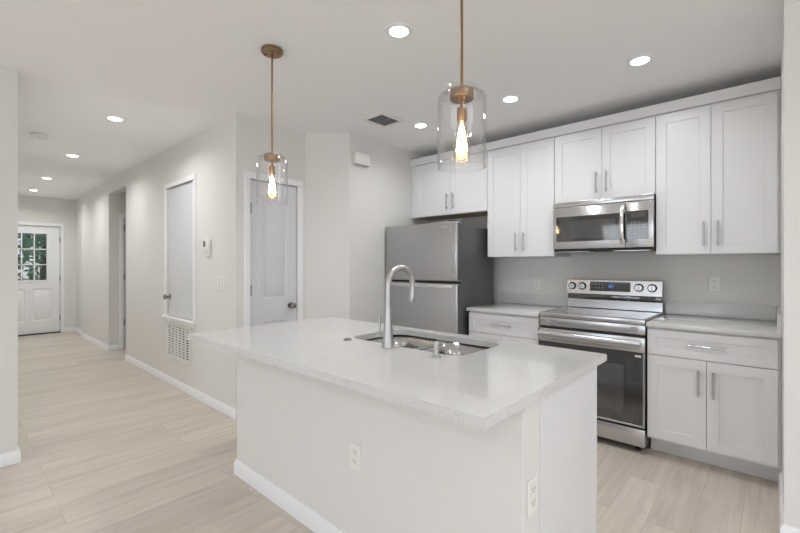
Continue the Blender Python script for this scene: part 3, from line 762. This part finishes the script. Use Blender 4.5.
# ------------------------------------------------------------------ recessed downlights
def downlight(x, y, label, power=LAMP_POWER):
    t = thing('recessed_light', label, 'ceiling light', (x, y, H), 'recessed ceiling lights')
    MB().lathe(x, y, [(.076, H-.0003), (.074, H-.005), (.052, H-.009), (.050, H-.0003)], 40, cap=False, closed=True).build('trim_ring', TRIM, t)
    MB().lathe(x, y, [(.0495, H-.0005), (.0495, H-.008), (.043, H-.0125), (.025, H-.0155), (.006, H-.0165)], 40).build('lens', LENS, t)
    area('lamp', (0, 0, -.022), (0, 0, 0), .12, .12, power, (.97, .98, .985), 'DISK', t, 155)
    return t
d0 = downlight(-1.517, 1.66, 'glowing recessed ceiling light over the island, nearest to the camera', 8.0)
d9 = downlight(.9, .9, 'added unseen recessed ceiling light in the living room right of the island', 12.0)  # added lamp out of view, brightens cabinet fronts and backsplash
dk = downlight(-.619, 2.915, 'glowing recessed ceiling light in front of the right end of the wall cabinets')
for x, y, l in ((-1.500, 2.915, 'glowing recessed ceiling light in front of the microwave, right of the near pendant'),
                (-2.393, 2.915, 'glowing recessed ceiling light in front of the refrigerator beside the vent'),
                ):
    copy_thing(dk, (x, y, H), l)
for x, y, l in ((-1.5, -1.9, 'added unseen recessed ceiling light in the living room behind the camera by the left window'),
                (.9, -1.9, 'added unseen recessed ceiling light in the living room behind the camera by the right window'),
                (2.7, -.4, 'added unseen recessed ceiling light nearest to the side window of the living room')):
    copy_thing(d9, (x, y, H), l)  # more added lamps, unseen, for extra bounce off the floor
d1_ = downlight(-4.258, .981, 'glowing recessed ceiling light at the near end of the hallway', HALL_POWER)
for x, y, l in (
                (-6.061, .98, 'second glowing hallway ceiling light, just beyond the smoke detector'),
                (-7.924, .98, 'third glowing hallway ceiling light from the kitchen'),
                (-9.343, .98, 'farthest glowing hallway ceiling light by the front door')):
    copy_thing(d1_, (x, y, H), l)

# ------------------------------------------------------------------ pendants
def pendant(x, y, label):
    t = thing('pendant_light', label, 'pendant lamp', (x, y, H), 'glass pendants over the island')
    cn = MB().lathe(x, y, [(.058, H-.0003), (.062, H-.004), (.062, H-.020), (.058, H-.025)], 40).build('canopy', BRASS, t)
    b = MB()
    for a in (0.6, 0.6+math.pi): b.tube([(x+.042*math.cos(a), y+.042*math.sin(a), H-.024), (x+.042*math.cos(a), y+.042*math.sin(a), H-.030)], .005, 10)
    b.build('screw', BRASSD, cn)
    MB().tube([(x, y, H-.024), (x, y, 1.966)], .0055, 12).build('rod', BRASS, t)
    MB().lathe(x, y, [(.012, 1.972), (.014, 1.966), (.044, 1.962), (.0455, 1.957), (.0455, 1.930), (.043, 1.926)], 36).build('cap', BRASS, t)
    so = MB().lathe(x, y, [(.006, 1.926), (.006, 1.895), (.018, 1.893), (.0185, 1.852), (.015, 1.843)], 24).build('socket', BRASS, t)
    # neck collar, shoulder and open cylinder, with thickness
    prof_o = [(.053, 1.974), (.056, 1.970), (.056, 1.952), (.060, 1.947), (.078, 1.944), (.086, 1.939), (.090, 1.929), (.090, 1.670)]
    prof_i = [(r-.003, z-(.003 if z > 1.92 else 0)) for r, z in prof_o[::-1]]
    MB().lathe(x, y, prof_o+prof_i, 56, cap=False, closed=True).build('glass_shade', SHADE_GLASS, t)
    bu = MB().lathe(x, y, [(.0125, 1.843), (.014, 1.832), (.020, 1.810), (.029, 1.770), (.0325, 1.742), (.031, 1.722), (.024, 1.706), (.012, 1.697), (.003, 1.695)], 28).build('bulb', BULB_GLASS, t)
    b = MB()
    for k in range(8):
        a = math.pi*2*k/8; q = a+math.pi/8
        b.tube([(x+.007*math.cos(a), y+.007*math.sin(a), 1.826), (x+.015*math.cos(a+.15), y+.015*math.sin(a+.15), 1.785), (x+.021*math.cos(q), y+.021*math.sin(q), 1.733)], .0016, 6)
    b.tube([(x, y, 1.843), (x, y, 1.818)], .004, 8)
    b.build('filament', FILA, bu)
    d = bpy.data.lights.new('glow', 'POINT'); d.energy = PENDANT_POWER; d.color = (1, .70, .40); d.shadow_soft_size = .02
    o = bpy.data.objects.new('glow', d); C.objects.link(o); o.parent = t; o.location = (0, 0, 1.77-H)
    return t
p0 = pendant(-2.213, 1.30, 'brass pendant with clear glass cylinder over the far left end of the island')
copy_thing(p0, (-.868, 1.30, H), 'brass pendant with clear glass cylinder over the near end of the island')
